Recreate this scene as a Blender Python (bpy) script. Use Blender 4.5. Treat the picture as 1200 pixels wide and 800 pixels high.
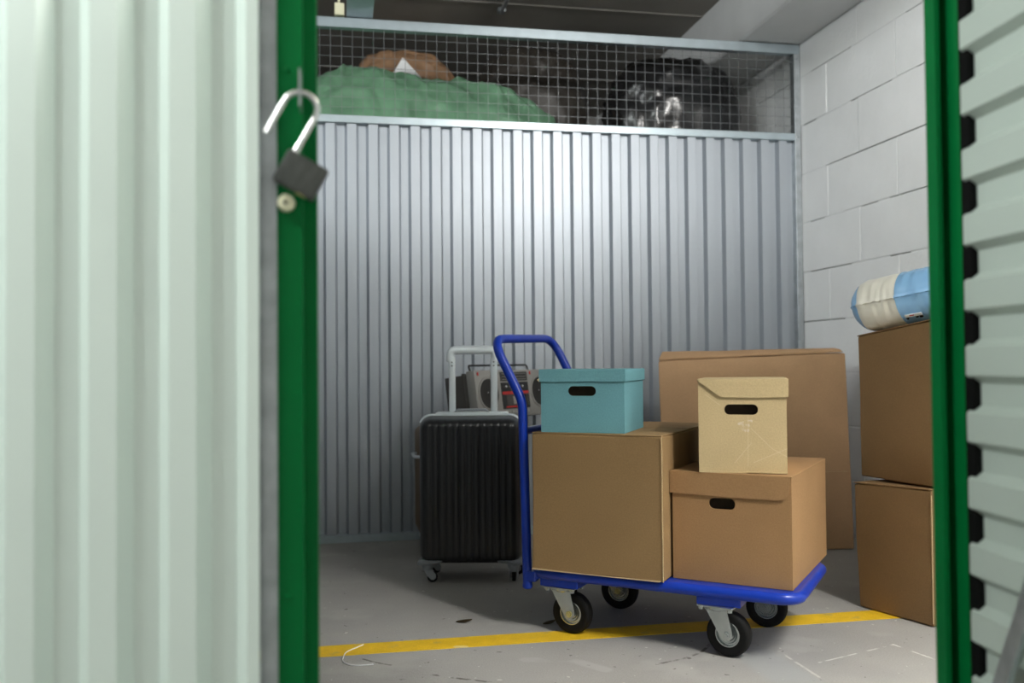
import bpy, bmesh, math, random
from mathutils import Vector, Matrix, noise
PI = math.pi
random.seed(7)
for o in list(bpy.data.objects): bpy.data.objects.remove(o)
C = bpy.context.scene.collection
scene = bpy.context.scene

# ------------------------------------------------------------------ camera, world, lights, exposure
FPX, YAW, PITCH, ROLL = 1063.2, math.radians(10.716), math.radians(1.3266), math.radians(-0.504)
fw = Vector((math.sin(YAW)*math.cos(PITCH), math.cos(YAW)*math.cos(PITCH), math.sin(PITCH)))
rt = Vector((math.cos(YAW), -math.sin(YAW), 0)); up = rt.cross(fw)
rt, up = rt*math.cos(ROLL)+up*math.sin(ROLL), up*math.cos(ROLL)-rt*math.sin(ROLL)
cam = bpy.data.cameras.new('camera'); cam_o = bpy.data.objects.new('camera', cam); C.objects.link(cam_o)
cam_o.matrix_world = Matrix(((rt.x, up.x, -fw.x, 0), (rt.y, up.y, -fw.y, 0), (rt.z, up.z, -fw.z, .82), (0, 0, 0, 1)))
cam.sensor_width = 36; cam.lens = FPX/1200*36; cam.clip_start = .05
cam.dof.use_dof = True; cam.dof.focus_distance = 2.7; cam.dof.aperture_fstop = 2.3
scene.camera = cam_o

world = bpy.data.worlds.new('world'); scene.world = world; world.use_nodes = True
world.node_tree.nodes['Background'].inputs[0].default_value = (.75, .85, 1, 1)
world.node_tree.nodes['Background'].inputs[1].default_value = .006

def area(name, loc, size, watts, col=(1, .97, .92), rot=(0, 0, 0), spread=180):
    l = bpy.data.lights.new(name, 'AREA'); l.shape = 'RECTANGLE'; l.size, l.size_y = size
    l.energy = watts; l.color = col; l.spread = math.radians(spread)
    o = bpy.data.objects.new(name, l); C.objects.link(o); o.location = loc; o.rotation_euler = rot
    return o
# fluorescent lamps under the corridor ceiling: three points along each tube
def lamp(p0, p1, watts, col, n=3):
    p0, p1 = Vector(p0), Vector(p1)
    for i in range(n):
        l = bpy.data.lights.new('corridor_tube', 'POINT'); l.energy = watts/n; l.color = col; l.shadow_soft_size = .08
        o = bpy.data.objects.new('corridor_tube', l); C.objects.link(o); o.location = p0.lerp(p1, i/(n-1))
lamp((1.80, .25, 2.47), (1.70, .95, 2.47), 255, (1, .985, .95), 5)
lamp((-2.2, .55, 2.50), (-1.2, .55, 2.50), 158, (.93, 1, .97))
# lamp over the neighbouring aisle on the left, shining in over the side partition
lamp((-2.0, 2.0, 2.60), (-2.0, 3.2, 2.60), 95, (.96, .99, 1))
vs = scene.view_settings
vs.view_transform = 'Standard'; vs.look = 'None'; vs.exposure = 0.0; vs.gamma = 1; vs.use_curve_mapping = False

# ------------------------------------------------------------------ materials
MATS = {}
def nodes(m):
    nt = m.node_tree; return nt, nt.nodes, nt.links
def mat(name, col, rough=.5, metal=0., var=.08, scale=8., bump=0., bscale=60., spec=.5, coat=0., stretch=(1, 1, 1), fleck=0.):
    if name in MATS: return MATS[name]
    m = bpy.data.materials.new(name); m.use_nodes = True; MATS[name] = m
    nt, N, L = nodes(m); b = N['Principled BSDF']
    tc = N.new('ShaderNodeTexCoord'); mp = N.new('ShaderNodeMapping'); mp.inputs['Scale'].default_value = stretch
    L.new(tc.outputs['Object'], mp.inputs[0])
    nz = N.new('ShaderNodeTexNoise'); nz.inputs['Scale'].default_value = scale; nz.inputs['Detail'].default_value = 6
    L.new(mp.outputs[0], nz.inputs['Vector'])
    rp = N.new('ShaderNodeValToRGB')
    rp.color_ramp.elements[0].position = .3; rp.color_ramp.elements[1].position = .7
    rp.color_ramp.elements[0].color = tuple(c*(1-var) for c in col)+(1,)
    rp.color_ramp.elements[1].color = tuple(min(1, c*(1+var)) for c in col)+(1,)
    L.new(nz.outputs[0], rp.inputs[0]); out = rp.outputs[0]
    if fleck:
        n2 = N.new('ShaderNodeTexNoise'); n2.inputs['Scale'].default_value = 260; n2.inputs['Detail'].default_value = 2
        L.new(tc.outputs['Object'], n2.inputs['Vector'])
        mr = N.new('ShaderNodeMapRange'); mr.inputs[1].default_value = .3; mr.inputs[2].default_value = .7
        mr.inputs[3].default_value = 1-fleck; mr.inputs[4].default_value = 1+fleck; L.new(n2.outputs[0], mr.inputs[0])
        mu = N.new('ShaderNodeVectorMath'); mu.operation = 'SCALE'; L.new(out, mu.inputs[0]); L.new(mr.outputs[0], mu.inputs['Scale'])
        out = mu.outputs[0]
    L.new(out, b.inputs['Base Color'])
    b.inputs['Roughness'].default_value = rough; b.inputs['Metallic'].default_value = metal
    b.inputs['Specular IOR Level'].default_value = spec; b.inputs['Coat Weight'].default_value = coat
    if bump:
        n3 = N.new('ShaderNodeTexNoise'); n3.inputs['Scale'].default_value = bscale; n3.inputs['Detail'].default_value = 4
        L.new(mp.outputs[0], n3.inputs['Vector'])
        bp = N.new('ShaderNodeBump'); bp.inputs['Strength'].default_value = bump; bp.inputs['Distance'].default_value = .01
        L.new(n3.outputs[0], bp.inputs['Height']); L.new(bp.outputs[0], b.inputs['Normal'])
    m['out'] = 0
    return m
def seg_mask(m, a, b, w, soft=.4):
    """0..1 mask of a line segment in object coordinates (2D x,y or 3D)"""
    nt, N, L = nodes(m)
    tc = N.new('ShaderNodeTexCoord')
    a = Vector(a); d = Vector(b)-a
    s = N.new('ShaderNodeVectorMath'); s.operation = 'SUBTRACT'; L.new(tc.outputs['Object'], s.inputs[0]); s.inputs[1].default_value = a
    dt = N.new('ShaderNodeVectorMath'); dt.operation = 'DOT_PRODUCT'; L.new(s.outputs[0], dt.inputs[0]); dt.inputs[1].default_value = d/d.length_squared
    cl = N.new('ShaderNodeClamp'); L.new(dt.outputs['Value'], cl.inputs[0])
    sc = N.new('ShaderNodeVectorMath'); sc.operation = 'SCALE'; sc.inputs[0].default_value = d; L.new(cl.outputs[0], sc.inputs['Scale'])
    di = N.new('ShaderNodeVectorMath'); di.operation = 'DISTANCE'; L.new(s.outputs[0], di.inputs[0]); L.new(sc.outputs[0], di.inputs[1])
    mr = N.new('ShaderNodeMapRange'); mr.inputs[1].default_value = w*(1-soft); mr.inputs[2].default_value = w
    mr.inputs[3].default_value = 1; mr.inputs[4].default_value = 0; L.new(di.outputs['Value'], mr.inputs[0])
    return mr.outputs[0]
def paint(m, mask, col, amount=1., breakup=0.):
    """mixes a colour into the base colour where the mask is 1: stains, scratches"""
    nt, N, L = nodes(m); b = N['Principled BSDF']
    src = b.inputs['Base Color'].links[0].from_socket
    k = N.new('ShaderNodeMath'); k.operation = 'MULTIPLY'; L.new(mask, k.inputs[0]); k.inputs[1].default_value = amount
    o = k.outputs[0]
    if breakup:
        tc = N.new('ShaderNodeTexCoord'); nz = N.new('ShaderNodeTexNoise'); nz.inputs['Scale'].default_value = breakup
        L.new(tc.outputs['Object'], nz.inputs['Vector'])
        mr = N.new('ShaderNodeMapRange'); mr.inputs[1].default_value = .42; mr.inputs[2].default_value = .55; L.new(nz.outputs[0], mr.inputs[0])
        k2 = N.new('ShaderNodeMath'); k2.operation = 'MULTIPLY'; L.new(o, k2.inputs[0]); L.new(mr.outputs[0], k2.inputs[1]); o = k2.outputs[0]
    mx = N.new('ShaderNodeMix'); mx.data_type = 'RGBA'; L.new(o, mx.inputs[0]); L.new(src, mx.inputs[6]); mx.inputs[7].default_value = tuple(col)+(1,)
    L.new(mx.outputs[2], b.inputs['Base Color'])
def threshold(m, scale, lo, hi, detail=2.):
    nt, N, L = nodes(m); tc = N.new('ShaderNodeTexCoord'); nz = N.new('ShaderNodeTexNoise')
    nz.inputs['Scale'].default_value = scale; nz.inputs['Detail'].default_value = detail; L.new(tc.outputs['Object'], nz.inputs['Vector'])
    mr = N.new('ShaderNodeMapRange'); mr.inputs[1].default_value = lo; mr.inputs[2].default_value = hi; L.new(nz.outputs[0], mr.inputs[0])
    return mr.outputs[0]

M_floor = mat('concrete floor', (.345, .335, .315), .8, var=.10, scale=2.2, bump=.12, bscale=90, fleck=.10)
M_line = mat('yellow floor paint', (.80, .50, .015), .6, var=.10, scale=14, bump=.08, bscale=120, fleck=.08)
M_ceil = mat('dark ceiling concrete', (.27, .252, .228), .9, var=.12, scale=3, bump=.1)
M_beam = mat('painted beam', (.70, .705, .71), .85, var=.05, scale=4, bump=.15, bscale=70)
M_block = mat('white painted block', (.89, .895, .90), .8, var=.025, scale=5, bump=.22, bscale=55)
M_joint = mat('painted joint', (.78, .785, .79), .85, var=.05, scale=9, bump=.3)
M_gap = mat('open joint', (.10, .10, .10), .95)
M_sheet = mat('silver grey steel sheet', (.36, .39, .43), .44, metal=.5, var=.03, scale=2, stretch=(1, 1, .15))
M_galv = mat('galvanised steel', (.42, .45, .47), .4, metal=.8, var=.16, scale=30)
M_rail = mat('galvanised rail', (.42, .49, .53), .36, metal=.7, var=.05, scale=20)
M_wire = mat('galvanised wire', (.20, .21, .22), .45, metal=.7, var=.05)
M_mint = mat('pale mint steel sheet', (.75, .845, .80), .36, metal=.05, var=.015, scale=2, stretch=(1, 1, .2))
M_green = mat('green frame paint', (.0005, .15, .035), .5, var=.06, scale=6, spec=.12)
M_leaf = mat('grey green door sheet', (.50, .57, .52), .5, var=.02, scale=3)
M_white = mat('white plaster', (.42, .42, .41), .9, var=.03)
M_far = mat('grey plaster', (.24, .23, .22), .9, var=.05)

def cardboard(name, col, seed=0, edge=True):
    m = mat(name, col, .82, var=.05, scale=5+seed, bump=.05, bscale=140, spec=.25, fleck=.07)
    return m
M_cb1 = cardboard('kraft cardboard, big carton', (.285, .18, .082), 0)
M_cb2 = cardboard('kraft cardboard, archive carton', (.345, .20, .092), 1)
M_cb3 = cardboard('beige cardboard', (.52, .40, .22), 2)
M_cb4 = cardboard('kraft cardboard, flat carton', (.44, .275, .152), 3)
M_cb5 = cardboard('kraft cardboard, stacked cartons', (.225, .135, .061), 1)
M_cbe = cardboard('pale cardboard edge', (.60, .46, .27), 1)
M_teal = cardboard('teal cardboard', (.14, .325, .365), 2)
M_hole = mat('dark brown backing', (.10, .07, .045), .9)
M_blue = mat('blue trolley paint', (.004, .036, .38), .32, var=.08, scale=9, spec=.4, coat=.15)
M_rub = mat('black rubber', (.008, .008, .008), .65, var=.2, scale=20, spec=.2)
M_zinc = mat('zinc plated steel', (.52, .56, .56), .24, metal=.9, var=.08, scale=25)
M_brass = mat('yellow chromate zinc', (.60, .55, .25), .32, metal=.8, var=.25, scale=40)
M_case = mat('black hard shell', (.014, .015, .017), .30, var=.1, scale=10, spec=.4)
M_trim = mat('grey case trim', (.30, .32, .35), .42, var=.04)
M_hand = mat('silver case handle', (.74, .80, .84), .33, metal=.3, var=.03)
M_brown = mat('brown suitcase shell', (.13, .075, .035), .5, var=.1)
M_bbody = mat('silver grey radio plastic', (.33, .32, .30), .45, metal=.2, var=.04)
M_bdark = mat('dark radio plastic', (.06, .055, .05), .5, var=.1)
M_bblk = mat('black radio plastic', (.012, .012, .012), .4)
M_cone = mat('speaker cone', (.022, .02, .018), .7, var=.2, scale=60)
M_red = mat('red print', (.55, .03, .025), .5)
M_chr = mat('bright metal', (.8, .8, .8), .2, metal=1)
M_steel = mat('dark brushed padlock steel', (.09, .095, .09), .42, metal=.7, var=.15, scale=40, stretch=(6, 1, 1))
M_cream = mat('cream plastic', (.72, .70, .50), .4, var=.05)
M_black = mat('matte black', (.006, .006, .006), .9, spec=.1)
M_tarp = mat('green woven tarpaulin', (.115, .24, .145), .5, var=.2, scale=7, bump=.6, bscale=16)
M_bagb = mat('brown paper bag', (.25, .145, .08), .5, var=.25, scale=9, bump=.7, bscale=16)
M_bin = mat('black bin liner', (.010, .010, .011), .26, var=.2, scale=5, bump=.3, bscale=14, spec=.6)
M_wrap = mat('dark wrapped plastic', (.032, .027, .022), .46, var=.25, scale=6, bump=.35, bscale=14)
M_paper = mat('white paper', (.75, .76, .77), .7, var=.02)
M_vw = mat('cream inflatable vinyl', (.88, .85, .76), .30, var=.02, bump=.05, bscale=20)
M_vb = mat('light blue inflatable vinyl', (.30, .56, .88), .24, var=.03, bump=.05, bscale=20)
M_leafd = mat('dry leaf', (.08, .055, .02), .8, var=.3, scale=60)

# floor wear: scratches, cracks, patches
m = M_floor
paint(m, threshold(m, 1.3, .5, .62, 5), (.28, .275, .265), .45)
paint(m, threshold(m, 3.1, .57, .66, 4), (.43, .42, .39), .5)
paint(m, threshold(m, 42, .70, .74, 2), (.07, .06, .05), .7)
paint(m, threshold(m, 46, .745, .76, 1), (.7, .69, .65), .6)
def poly(m, pts, w, col, amt, br=0):
    for a, b in zip(pts, pts[1:]): paint(m, seg_mask(m, (a[0], a[1], 0), (b[0], b[1], 0), w), col, amt, br)
poly(m, [(1.135, 2.40), (1.14, 2.0)], .078, (.335, .35, .35), .55)
poly(m, [(1.211, 2.393), (1.213, 2.179)], .005, (.6, .58, .54), .6, 20)
poly(m, [(1.559, 2.38), (1.591, 2.242)], .005, (.75, .74, .7), .7, 25)
poly(m, [(1.559, 2.38), (1.272, 2.283)], .004, (.7, .69, .65), .6, 25)
poly(m, [(.059, 2.575), (.091, 2.539), (.131, 2.509)], .005, (.08, .07, .06), .8, 45)
poly(m, [(-.006, 2.682), (.03, 2.63)], .004, (.08, .07, .06), .8, 45)
poly(m, [(.231, 2.411), (.304, 2.362), (.376, 2.321)], .006, (.08, .07, .06), .8, 40)
poly(m, [(.839, 2.362), (.922, 2.388), (.995, 2.432), (1.063, 2.513)], .006, (.07, .06, .05), .8, 30)
poly(m, [(.50, 2.474), (.62, 2.45), (.69, 2.35)], .024, (.45, .44, .43), .5, 9)
paint(M_line, seg_mask(M_line, (1.735, 2.655, 0), (1.775, 2.655, 0), .022), (.36, .31, .2), .8, 30)
paint(M_line, seg_mask(M_line, (.326, 2.625, 0), (.35, 2.62, 0), .012), (.85, .7, .3), .8)
paint(M_line, threshold(M_line, 16, .62, .72, 4), (.45, .36, .15), .5)
# creases of the beige box (object coordinates: x along the front, z up)
m = M_cb3
for a, b in (((.135, 0, .02), (.137, 0, .19)), ((.10, 0, .03), (.145, 0, .085)), ((.145, 0, .125), (.20, 0, .07)), ((.20, 0, .07), (.245, 0, .045)), ((.15, 0, .03), (.24, 0, .07)), ((.02, 0, .22), (.06, 0, .19))):
    paint(m, seg_mask(m, a, b, .0013), (.68, .56, .36), .4)
for dx in (0, .008, .016): paint(m, seg_mask(m, (.120+dx, 0, .118), (.122+dx, 0, .135), .004), (.74, .68, .58), .35, 90)
paint(m, seg_mask(m, (.112, 0, .138), (.145, 0, .146), .005), (.74, .68, .58), .4, 60)

# ------------------------------------------------------------------ mesh helpers
def obj(name, bm, material, parent=None, loc=(0, 0, 0), rot=(0, 0, 0), smooth=None, mats=None):
    me = bpy.data.meshes.new(name)
    bmesh.ops.recalc_face_normals(bm, faces=bm.faces[:])
    bm.to_mesh(me); bm.free()
    for mm in (mats or [material]): me.materials.append(mm)
    o = bpy.data.objects.new(name, me); C.objects.link(o)
    o.location = loc; o.rotation_euler = rot
    if parent: o.parent = parent
    if smooth is not None:
        for p in me.polygons: p.use_smooth = True
        me.set_sharp_from_angle(angle=math.radians(smooth))
    return o
def tag(o, label, cat, group=None, kind=None):
    o['label'] = label; o['category'] = cat
    if group: o['group'] = group
    if kind: o['kind'] = kind
    return o
def thing(name, label, cat, loc=(0, 0, 0), rot=(0, 0, 0), group=None, kind=None):
    o = bpy.data.objects.new(name, None); C.objects.link(o); o.empty_display_size = .05
    o.location = loc; o.rotation_euler = rot
    return tag(o, label, cat, group, kind)
def B(): return bmesh.new()
def hexa(bm, c, bev=0., seg=1):
    v = [bm.verts.new(p) for p in c]
    fs = [bm.faces.new([v[i] for i in q]) for q in ((3, 2, 1, 0), (4, 5, 6, 7), (0, 1, 5, 4), (1, 2, 6, 5), (2, 3, 7, 6), (3, 0, 4, 7))]
    if bev:
        es = list({e for f in fs for e in f.edges})
        bmesh.ops.bevel(bm, geom=es, offset=bev, segments=seg, affect='EDGES', profile=.5)
    return bm
def box(bm, lo, hi, bev=0., seg=1):
    x0, y0, z0 = lo; x1, y1, z1 = hi
    return hexa(bm, [(x0, y0, z0), (x1, y0, z0), (x1, y1, z0), (x0, y1, z0), (x0, y0, z1), (x1, y0, z1), (x1, y1, z1), (x0, y1, z1)], bev, seg)
def soft(bm, c, bev=.003, cuts=7, amp=.0015, seed=0, freq=7.):
    """carton-like hexahedron: bevelled, subdivided, gently uneven"""
    t = bmesh.new(); hexa(t, c, bev, 1)
    big = [e for e in t.edges if e.calc_length() > .05]
    bmesh.ops.subdivide_edges(t, edges=big, cuts=cuts, use_grid_fill=True)
    for v in t.verts:
        n = noise.noise_vector(v.co*freq+Vector((seed*7.3, seed*3.1, 0)))
        v.co += n*amp
    me = bpy.data.meshes.new('tmp'); t.to_mesh(me); t.free(); bm.from_mesh(me); bpy.data.meshes.remove(me)
    return bm
def corners(w, d, h, x0=0., y0=0., z0=0.):
    return [(x0, y0, z0), (x0+w, y0, z0), (x0+w, y0+d, z0), (x0, y0+d, z0), (x0, y0, z0+h), (x0+w, y0, z0+h), (x0+w, y0+d, z0+h), (x0, y0+d, z0+h)]
def prism(bm, pts, t, axis='y', o=0.):
    """polygon extruded: axis y -> pts are (x,z), thickness from y=o to o+t; z -> (x,y); x -> (y,z)"""
    f = {'y': lambda p, k: (p[0], k, p[1]), 'z': lambda p, k: (p[0], p[1], k), 'x': lambda p, k: (k, p[0], p[1])}[axis]
    a = [bm.verts.new(f(p, o)) for p in pts]; b = [bm.verts.new(f(p, o+t)) for p in pts]
    n = len(pts); bm.faces.new(a); bm.faces.new(b[::-1])
    for i in range(n): bm.faces.new((a[i], b[i], b[(i+1) % n], a[(i+1) % n]))
    return bm
def tube(bm, path, r, n=12, closed=False, caps=True):
    P = [Vector(p) for p in path]; m = len(P); rings = []
    R = r if isinstance(r, (list, tuple)) else [r]*m
    prev = None
    for i, p in enumerate(P):
        if closed: t = (P[(i+1) % m]-P[i-1])
        else: t = P[min(i+1, m-1)]-P[max(i-1, 0)]
        t.normalize()
        if prev is None:
            a = Vector((0, 0, 1)) if abs(t.z) < .9 else Vector((1, 0, 0))
            nrm = (a-t*a.dot(t)).normalized()
        else:
            nrm = (prev-t*prev.dot(t)).normalized()
        prev = nrm; bn = t.cross(nrm)
        rings.append([bm.verts.new(p+(nrm*math.cos(2*PI*k/n)+bn*math.sin(2*PI*k/n))*R[i]) for k in range(n)])
    for i in range(m if closed else m-1):
        A, Bq = rings[i], rings[(i+1) % m]
        for k in range(n): bm.faces.new((A[k], A[(k+1) % n], Bq[(k+1) % n], Bq[k]))
    if caps and not closed: bm.faces.new(rings[0][::-1]); bm.faces.new(rings[-1])
    return bm
def lathe(bm, prof, n=24, axis='y', c=(0, 0, 0), closed=False):
    """prof: (radius, along axis)"""
    c = Vector(c); rings = []
    for r, h in prof:
        ring = []
        for k in range(n if r > 1e-6 else 1):
            a = 2*PI*k/n; x, y = r*math.cos(a), r*math.sin(a)
            p = {'y': (x, h, y), 'z': (x, y, h), 'x': (h, x, y)}[axis]
            ring.append(bm.verts.new(c+Vector(p)))
        rings.append(ring)
    seq = list(zip(rings, rings[1:]))
    if closed: seq.append((rings[-1], rings[0]))
    for A, Bq in seq:
        if len(A) == 1 and len(Bq) == 1: continue
        for k in range(n):
            if len(A) == 1: bm.faces.new((A[0], Bq[k], Bq[(k+1) % n]))
            elif len(Bq) == 1: bm.faces.new((A[k], A[(k+1) % n], Bq[0]))
            else: bm.faces.new((A[k], A[(k+1) % n], Bq[(k+1) % n], Bq[k]))
    return bm
def round_path(pts, rad, n=6):
    P = [Vector(p) for p in pts]; out = [P[0]]
    for i in range(1, len(P)-1):
        a, b, c = P[i-1], P[i], P[i+1]; r = rad[i-1] if isinstance(rad, (list, tuple)) else rad
        d1 = (a-b).normalized(); d2 = (c-b).normalized()
        ang = d1.angle(d2); l = min(r/math.tan(ang/2), (a-b).length*.48, (c-b).length*.48)
        p1, p2 = b+d1*l, b+d2*l
        for k in range(n+1):
            t = k/n; out.append(p1*(1-t)**2+b*2*t*(1-t)+p2*t*t)
    out.append(P[-1]); return out
def rrect(x0, y0, x1, y1, r, n=6):
    pts = []
    for cx, cy, a0 in ((x1-r, y0+r, -PI/2), (x1-r, y1-r, 0), (x0+r, y1-r, PI/2), (x0+r, y0+r, PI)):
        for k in range(n+1):
            a = a0+PI/2*k/n; pts.append((cx+r*math.cos(a), cy+r*math.sin(a)))
    return pts
def holed(bm, x0, z0, x1, z1, cx, cz, hw, hh, t, y=0., n=8):
    """panel in the xz plane with a stadium-shaped hole, thickness t along +y"""
    inner = rrect(cx-hw, cz-hh, cx+hw, cz+hh, min(hw, hh)*.98, n)
    outer = []
    for px, pz in inner:
        dx, dz = px-cx, pz-cz
        s = min([((x1-cx)/dx if dx > 1e-9 else ((x0-cx)/dx if dx < -1e-9 else 1e9)), ((z1-cz)/dz if dz > 1e-9 else ((z0-cz)/dz if dz < -1e-9 else 1e9))])
        outer.append([cx+dx*s, cz+dz*s])
    for X, Z in ((x0, z0), (x1, z0), (x1, z1), (x0, z1)):
        k = min(range(len(outer)), key=lambda i: (outer[i][0]-X)**2+(outer[i][1]-Z)**2); outer[k] = [X, Z]
    m_ = len(inner); L_ = []
    for yy in (y, y+t):
        L_.append(([bm.verts.new((p[0], yy, p[1])) for p in inner], [bm.verts.new((p[0], yy, p[1])) for p in outer]))
    (i0, o0), (i1, o1) = L_
    for k in range(m_):
        j = (k+1) % m_
        bm.faces.new((o0[k], o0[j], i0[j], i0[k])); bm.faces.new((i1[k], i1[j], o1[j], o1[k]))
        bm.faces.new((i0[k], i0[j], i1[j], i1[k])); bm.faces.new((o1[k], o1[j], o0[j], o0[k]))
    return bm
def profile_sheet(length, height, pitch, crest, valley, depth, thick=.0008, phase=0.):
    """trapezoid sheet: runs along x, ribs along z, crests at y=0, valleys at y=+depth"""
    bm = bmesh.new(); sl = (pitch-crest-valley)/2; xs = []; x = -phase
    while x < length:
        xs += [(x, 0), (x+crest, 0), (x+crest+sl, depth), (x+crest+sl+valley, depth)]; x += pitch
    pts = []
    for (a, ya), (b, yb) in zip(xs, xs[1:]+[(x, 0)]):
        if b <= 0 or a >= length: continue
        if a < 0: ya += (yb-ya)*(-a)/(b-a); a = 0
        if b > length: yb = ya+(yb-ya)*(length-a)/(b-a); b = length
        if not pts: pts.append((a, ya))
        pts.append((b, yb))
    for off, s in ((0, 1), (thick, -1)):
        lo = [bm.verts.new((p[0], p[1]+off, 0)) for p in pts]; hi = [bm.verts.new((p[0], p[1]+off, height)) for p in pts]
        for i in range(len(pts)-1): bm.faces.new((lo[i], lo[i+1], hi[i+1], hi[i]))
    return bm
def copy_tree(o, parent=None):
    c = o.copy(); C.objects.link(c); c.parent = parent
    for ch in [x for x in o.children]: copy_tree(ch, c)
    return c

# ------------------------------------------------------------------ the setting
XR, YB, YF = 2.32, 4.266, 1.30
fl = tag(obj('floor', box(B(), (-2.4, -2.2, -.1), (XR+.3, 7.0, 0)), M_floor), 'worn grey concrete floor with scratches and specks', 'floor', kind='structure')
bm = B(); box(bm, (-.95, 2.616, 0), (XR-.002, 2.714, .0012)); obj('painted_line', bm, M_line, fl)['label'] = 'yellow painted line across the concrete floor'
ce = tag(obj('ceiling', box(B(), (-2.4, -2.2, 2.745), (XR+.3, 7.0, 2.9)), M_ceil), 'dark grey concrete ceiling above the wire mesh', 'ceiling', kind='structure')
for i, y in enumerate((3.55, 4.75, 5.95)):
    obj('slab_rib', box(B(), (-2.4, y-.012, 2.742), (2.0, y+.012, 2.746)), M_ceil, ce)
bm = B(); soft(bm, corners(.34, 9.1, .32, 2.0, -2.15, 2.44), .01, 12, .004, 3, 3.)
tag(obj('ceiling_beam', bm, M_beam, smooth=40), 'pale grey painted concrete beam along the top of the block wall', 'beam', kind='structure')

# right block wall: every block its own piece, joints open or filled
wr = tag(obj('wall_right', box(B(), (XR+.010, -2.2, 0), (XR+.25, 7.0, 2.6)), M_gap), 'white painted block wall with thin dark joints', 'wall', kind='structure')
BL, BH, GAP = .555, .25, .0045
def block_mesh():
    bm = B(); box(bm, (-.008, GAP/2, GAP/2), (.012, BL-GAP/2, BH-GAP/2), .0025, 1)
    me = bpy.data.meshes.new('block'); bmesh.ops.recalc_face_normals(bm, faces=bm.faces[:]); bm.to_mesh(me); bm.free(); me.materials.append(M_block); return me
bme = block_mesh(); rnd = random.Random(5)
fills = B(); openings = {9: [(3.81, 4.2)], 8: [(4.07, 4.25), (3.48, 3.81)], 7: [(3.5, 4.0), (3.3, 3.43)], 6: [(4.0, 4.25), (3.57, 3.70), (3.3, 3.52)], 5: [(3.77, 4.15), (3.3, 3.45)], 4: [(3.97, 4.2)]}
for k in range(-1, 10):
    z = .013+BH*k; off = 3.45 if k % 2 == 0 else 3.737
    y = off-BL*math.ceil((off+2.1)/BL)+BL
    while y < 6.9:
        if k >= 0 or True:
            o = bpy.data.objects.new('block', bme); C.objects.link(o); o.parent = wr
            o.location = (XR+.008+rnd.uniform(-.0012, .0012), y, z); o.rotation_euler = (0, rnd.uniform(-.003, .003), rnd.uniform(-.0015, .0015))
            if k == -1: o.location.z = z+BH-.03; o.scale.z = .045; o.location.z = 0.0
            if k == 9: o.scale.z = .177/BH
            # head joint, painted over
            if k >= 0: box(fills, (XR+.0035, y-GAP, z), (XR+.0095, y+GAP, z+BH))
        y += BL
    if k < 0: continue
    y = -2.1
    while y < 6.9:
        l = rnd.uniform(.06, .22); y1 = y+l
        cut = any(a < (y+y1)/2 < b for a, b in openings.get(k, [])) if 3.25 < y < 4.27 else rnd.random() < .4
        if not cut: box(fills, (XR+.002, y, z-GAP), (XR+.0095, y1, z+GAP))
        y = y1
ob = obj('joint_fill', fills, M_joint, wr); ob['kind'] = 'stuff'

# back partition: steel sheets, rails, wire mesh
wb = thing('wall_back', 'silver grey ribbed steel partition with wire mesh above', 'partition', (0, YB, 0), kind='structure')
PITCH_ = .0985
x = -.95; widths = [11*PITCH_]*3
for i, w in enumerate(widths+[1]):
    w = min(w, XR-.035-x)
    if w <= 0: break
    obj('sheet_panel', profile_sheet(w, 1.94, PITCH_, .042, .0345, .026, phase=0), M_sheet, wb, (x, 0, .02)); x += w
def lrail(z0, z1, y0=-.012, y1=.03, x0=-.95, x1=XR-.004):
    return box(B(), (x0, y0, z0), (x1, y1, z1), .002)
obj('bottom_rail', lrail(0, .035, -.018), M_rail, wb)
obj('middle_rail', lrail(1.940, 1.976), M_rail, wb)
obj('top_rail', lrail(2.385, 2.432), M_rail, wb)
bm = B(); box(bm, (XR-.036, -.014, .0), (XR-.003, .032, 2.385), .002)
for z in (1.958, 2.36): lathe(bm, [(0, -.020), (.006, -.020), (.007, -.016), (.007, -.013)], 10, 'y', (XR-.018, 0, z))
obj('end_post', bm, M_galv, wb)
vw = bpy.data.meshes.new('wire'); bm = B(); tube(bm, [(0, 0, 1.97), (0, 0, 2.39)], .0011, 6); bm.to_mesh(vw); bm.free(); vw.materials.append(M_wire)
hw = bpy.data.meshes.new('wire_long'); bm = B(); tube(bm, [(-.95, 0, 0), (XR-.03, 0, 0)], .0011, 6); bm.to_mesh(hw); bm.free(); hw.materials.append(M_wire)
k = 0; x = -.93
while x < XR-.04:
    o = bpy.data.objects.new('wire', vw); C.objects.link(o); o.parent = wb; o.location = (x+rnd.uniform(-.001, .001), .012, 0); x += .0495
z = 2.02
while z < 2.385:
    o = bpy.data.objects.new('wire', hw); C.objects.link(o); o.parent = wb; o.location = (0, .0155, z); z += .0475
# side partition on the left (out of view), far wall, corridor wall
wl = thing('wall_left', 'ribbed steel side partition of the storage unit', 'partition', (-.95, YF+.1, 0), (0, 0, PI/2), kind='structure')
obj('sheet_panel', profile_sheet(YB-YF-.12, 2.0, PITCH_, .044, .0325, .0125), M_sheet, wl)
tag(obj('wall_far', box(B(), (-2.4, 6.9, 0), (XR, 7.0, 2.745)), M_far), 'dark plaster wall far behind the mesh', 'wall', kind='structure')
tag(obj('wall_corridor', box(B(), (-2.4, -2.2, 0), (XR, -2.1, 2.745)), M_white), 'white corridor wall opposite the storage unit', 'wall', kind='structure')
# shelf in the neighbouring unit that carries the bags
bm = B(); box(bm, (-.95, 4.36, 1.70), (XR-.02, 5.5, 1.74), .003)
sh = tag(obj('shelf_neighbour', bm, M_galv), 'steel shelf behind the partition carrying the bags', 'shelf', kind='structure')
for xx in (-.9, .7, 2.24):
    for yy in (4.38, 5.46): obj('shelf_post', box(B(), (xx, yy-.02, 0), (xx+.04, yy+.02, 1.70)), M_galv, sh)

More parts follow.
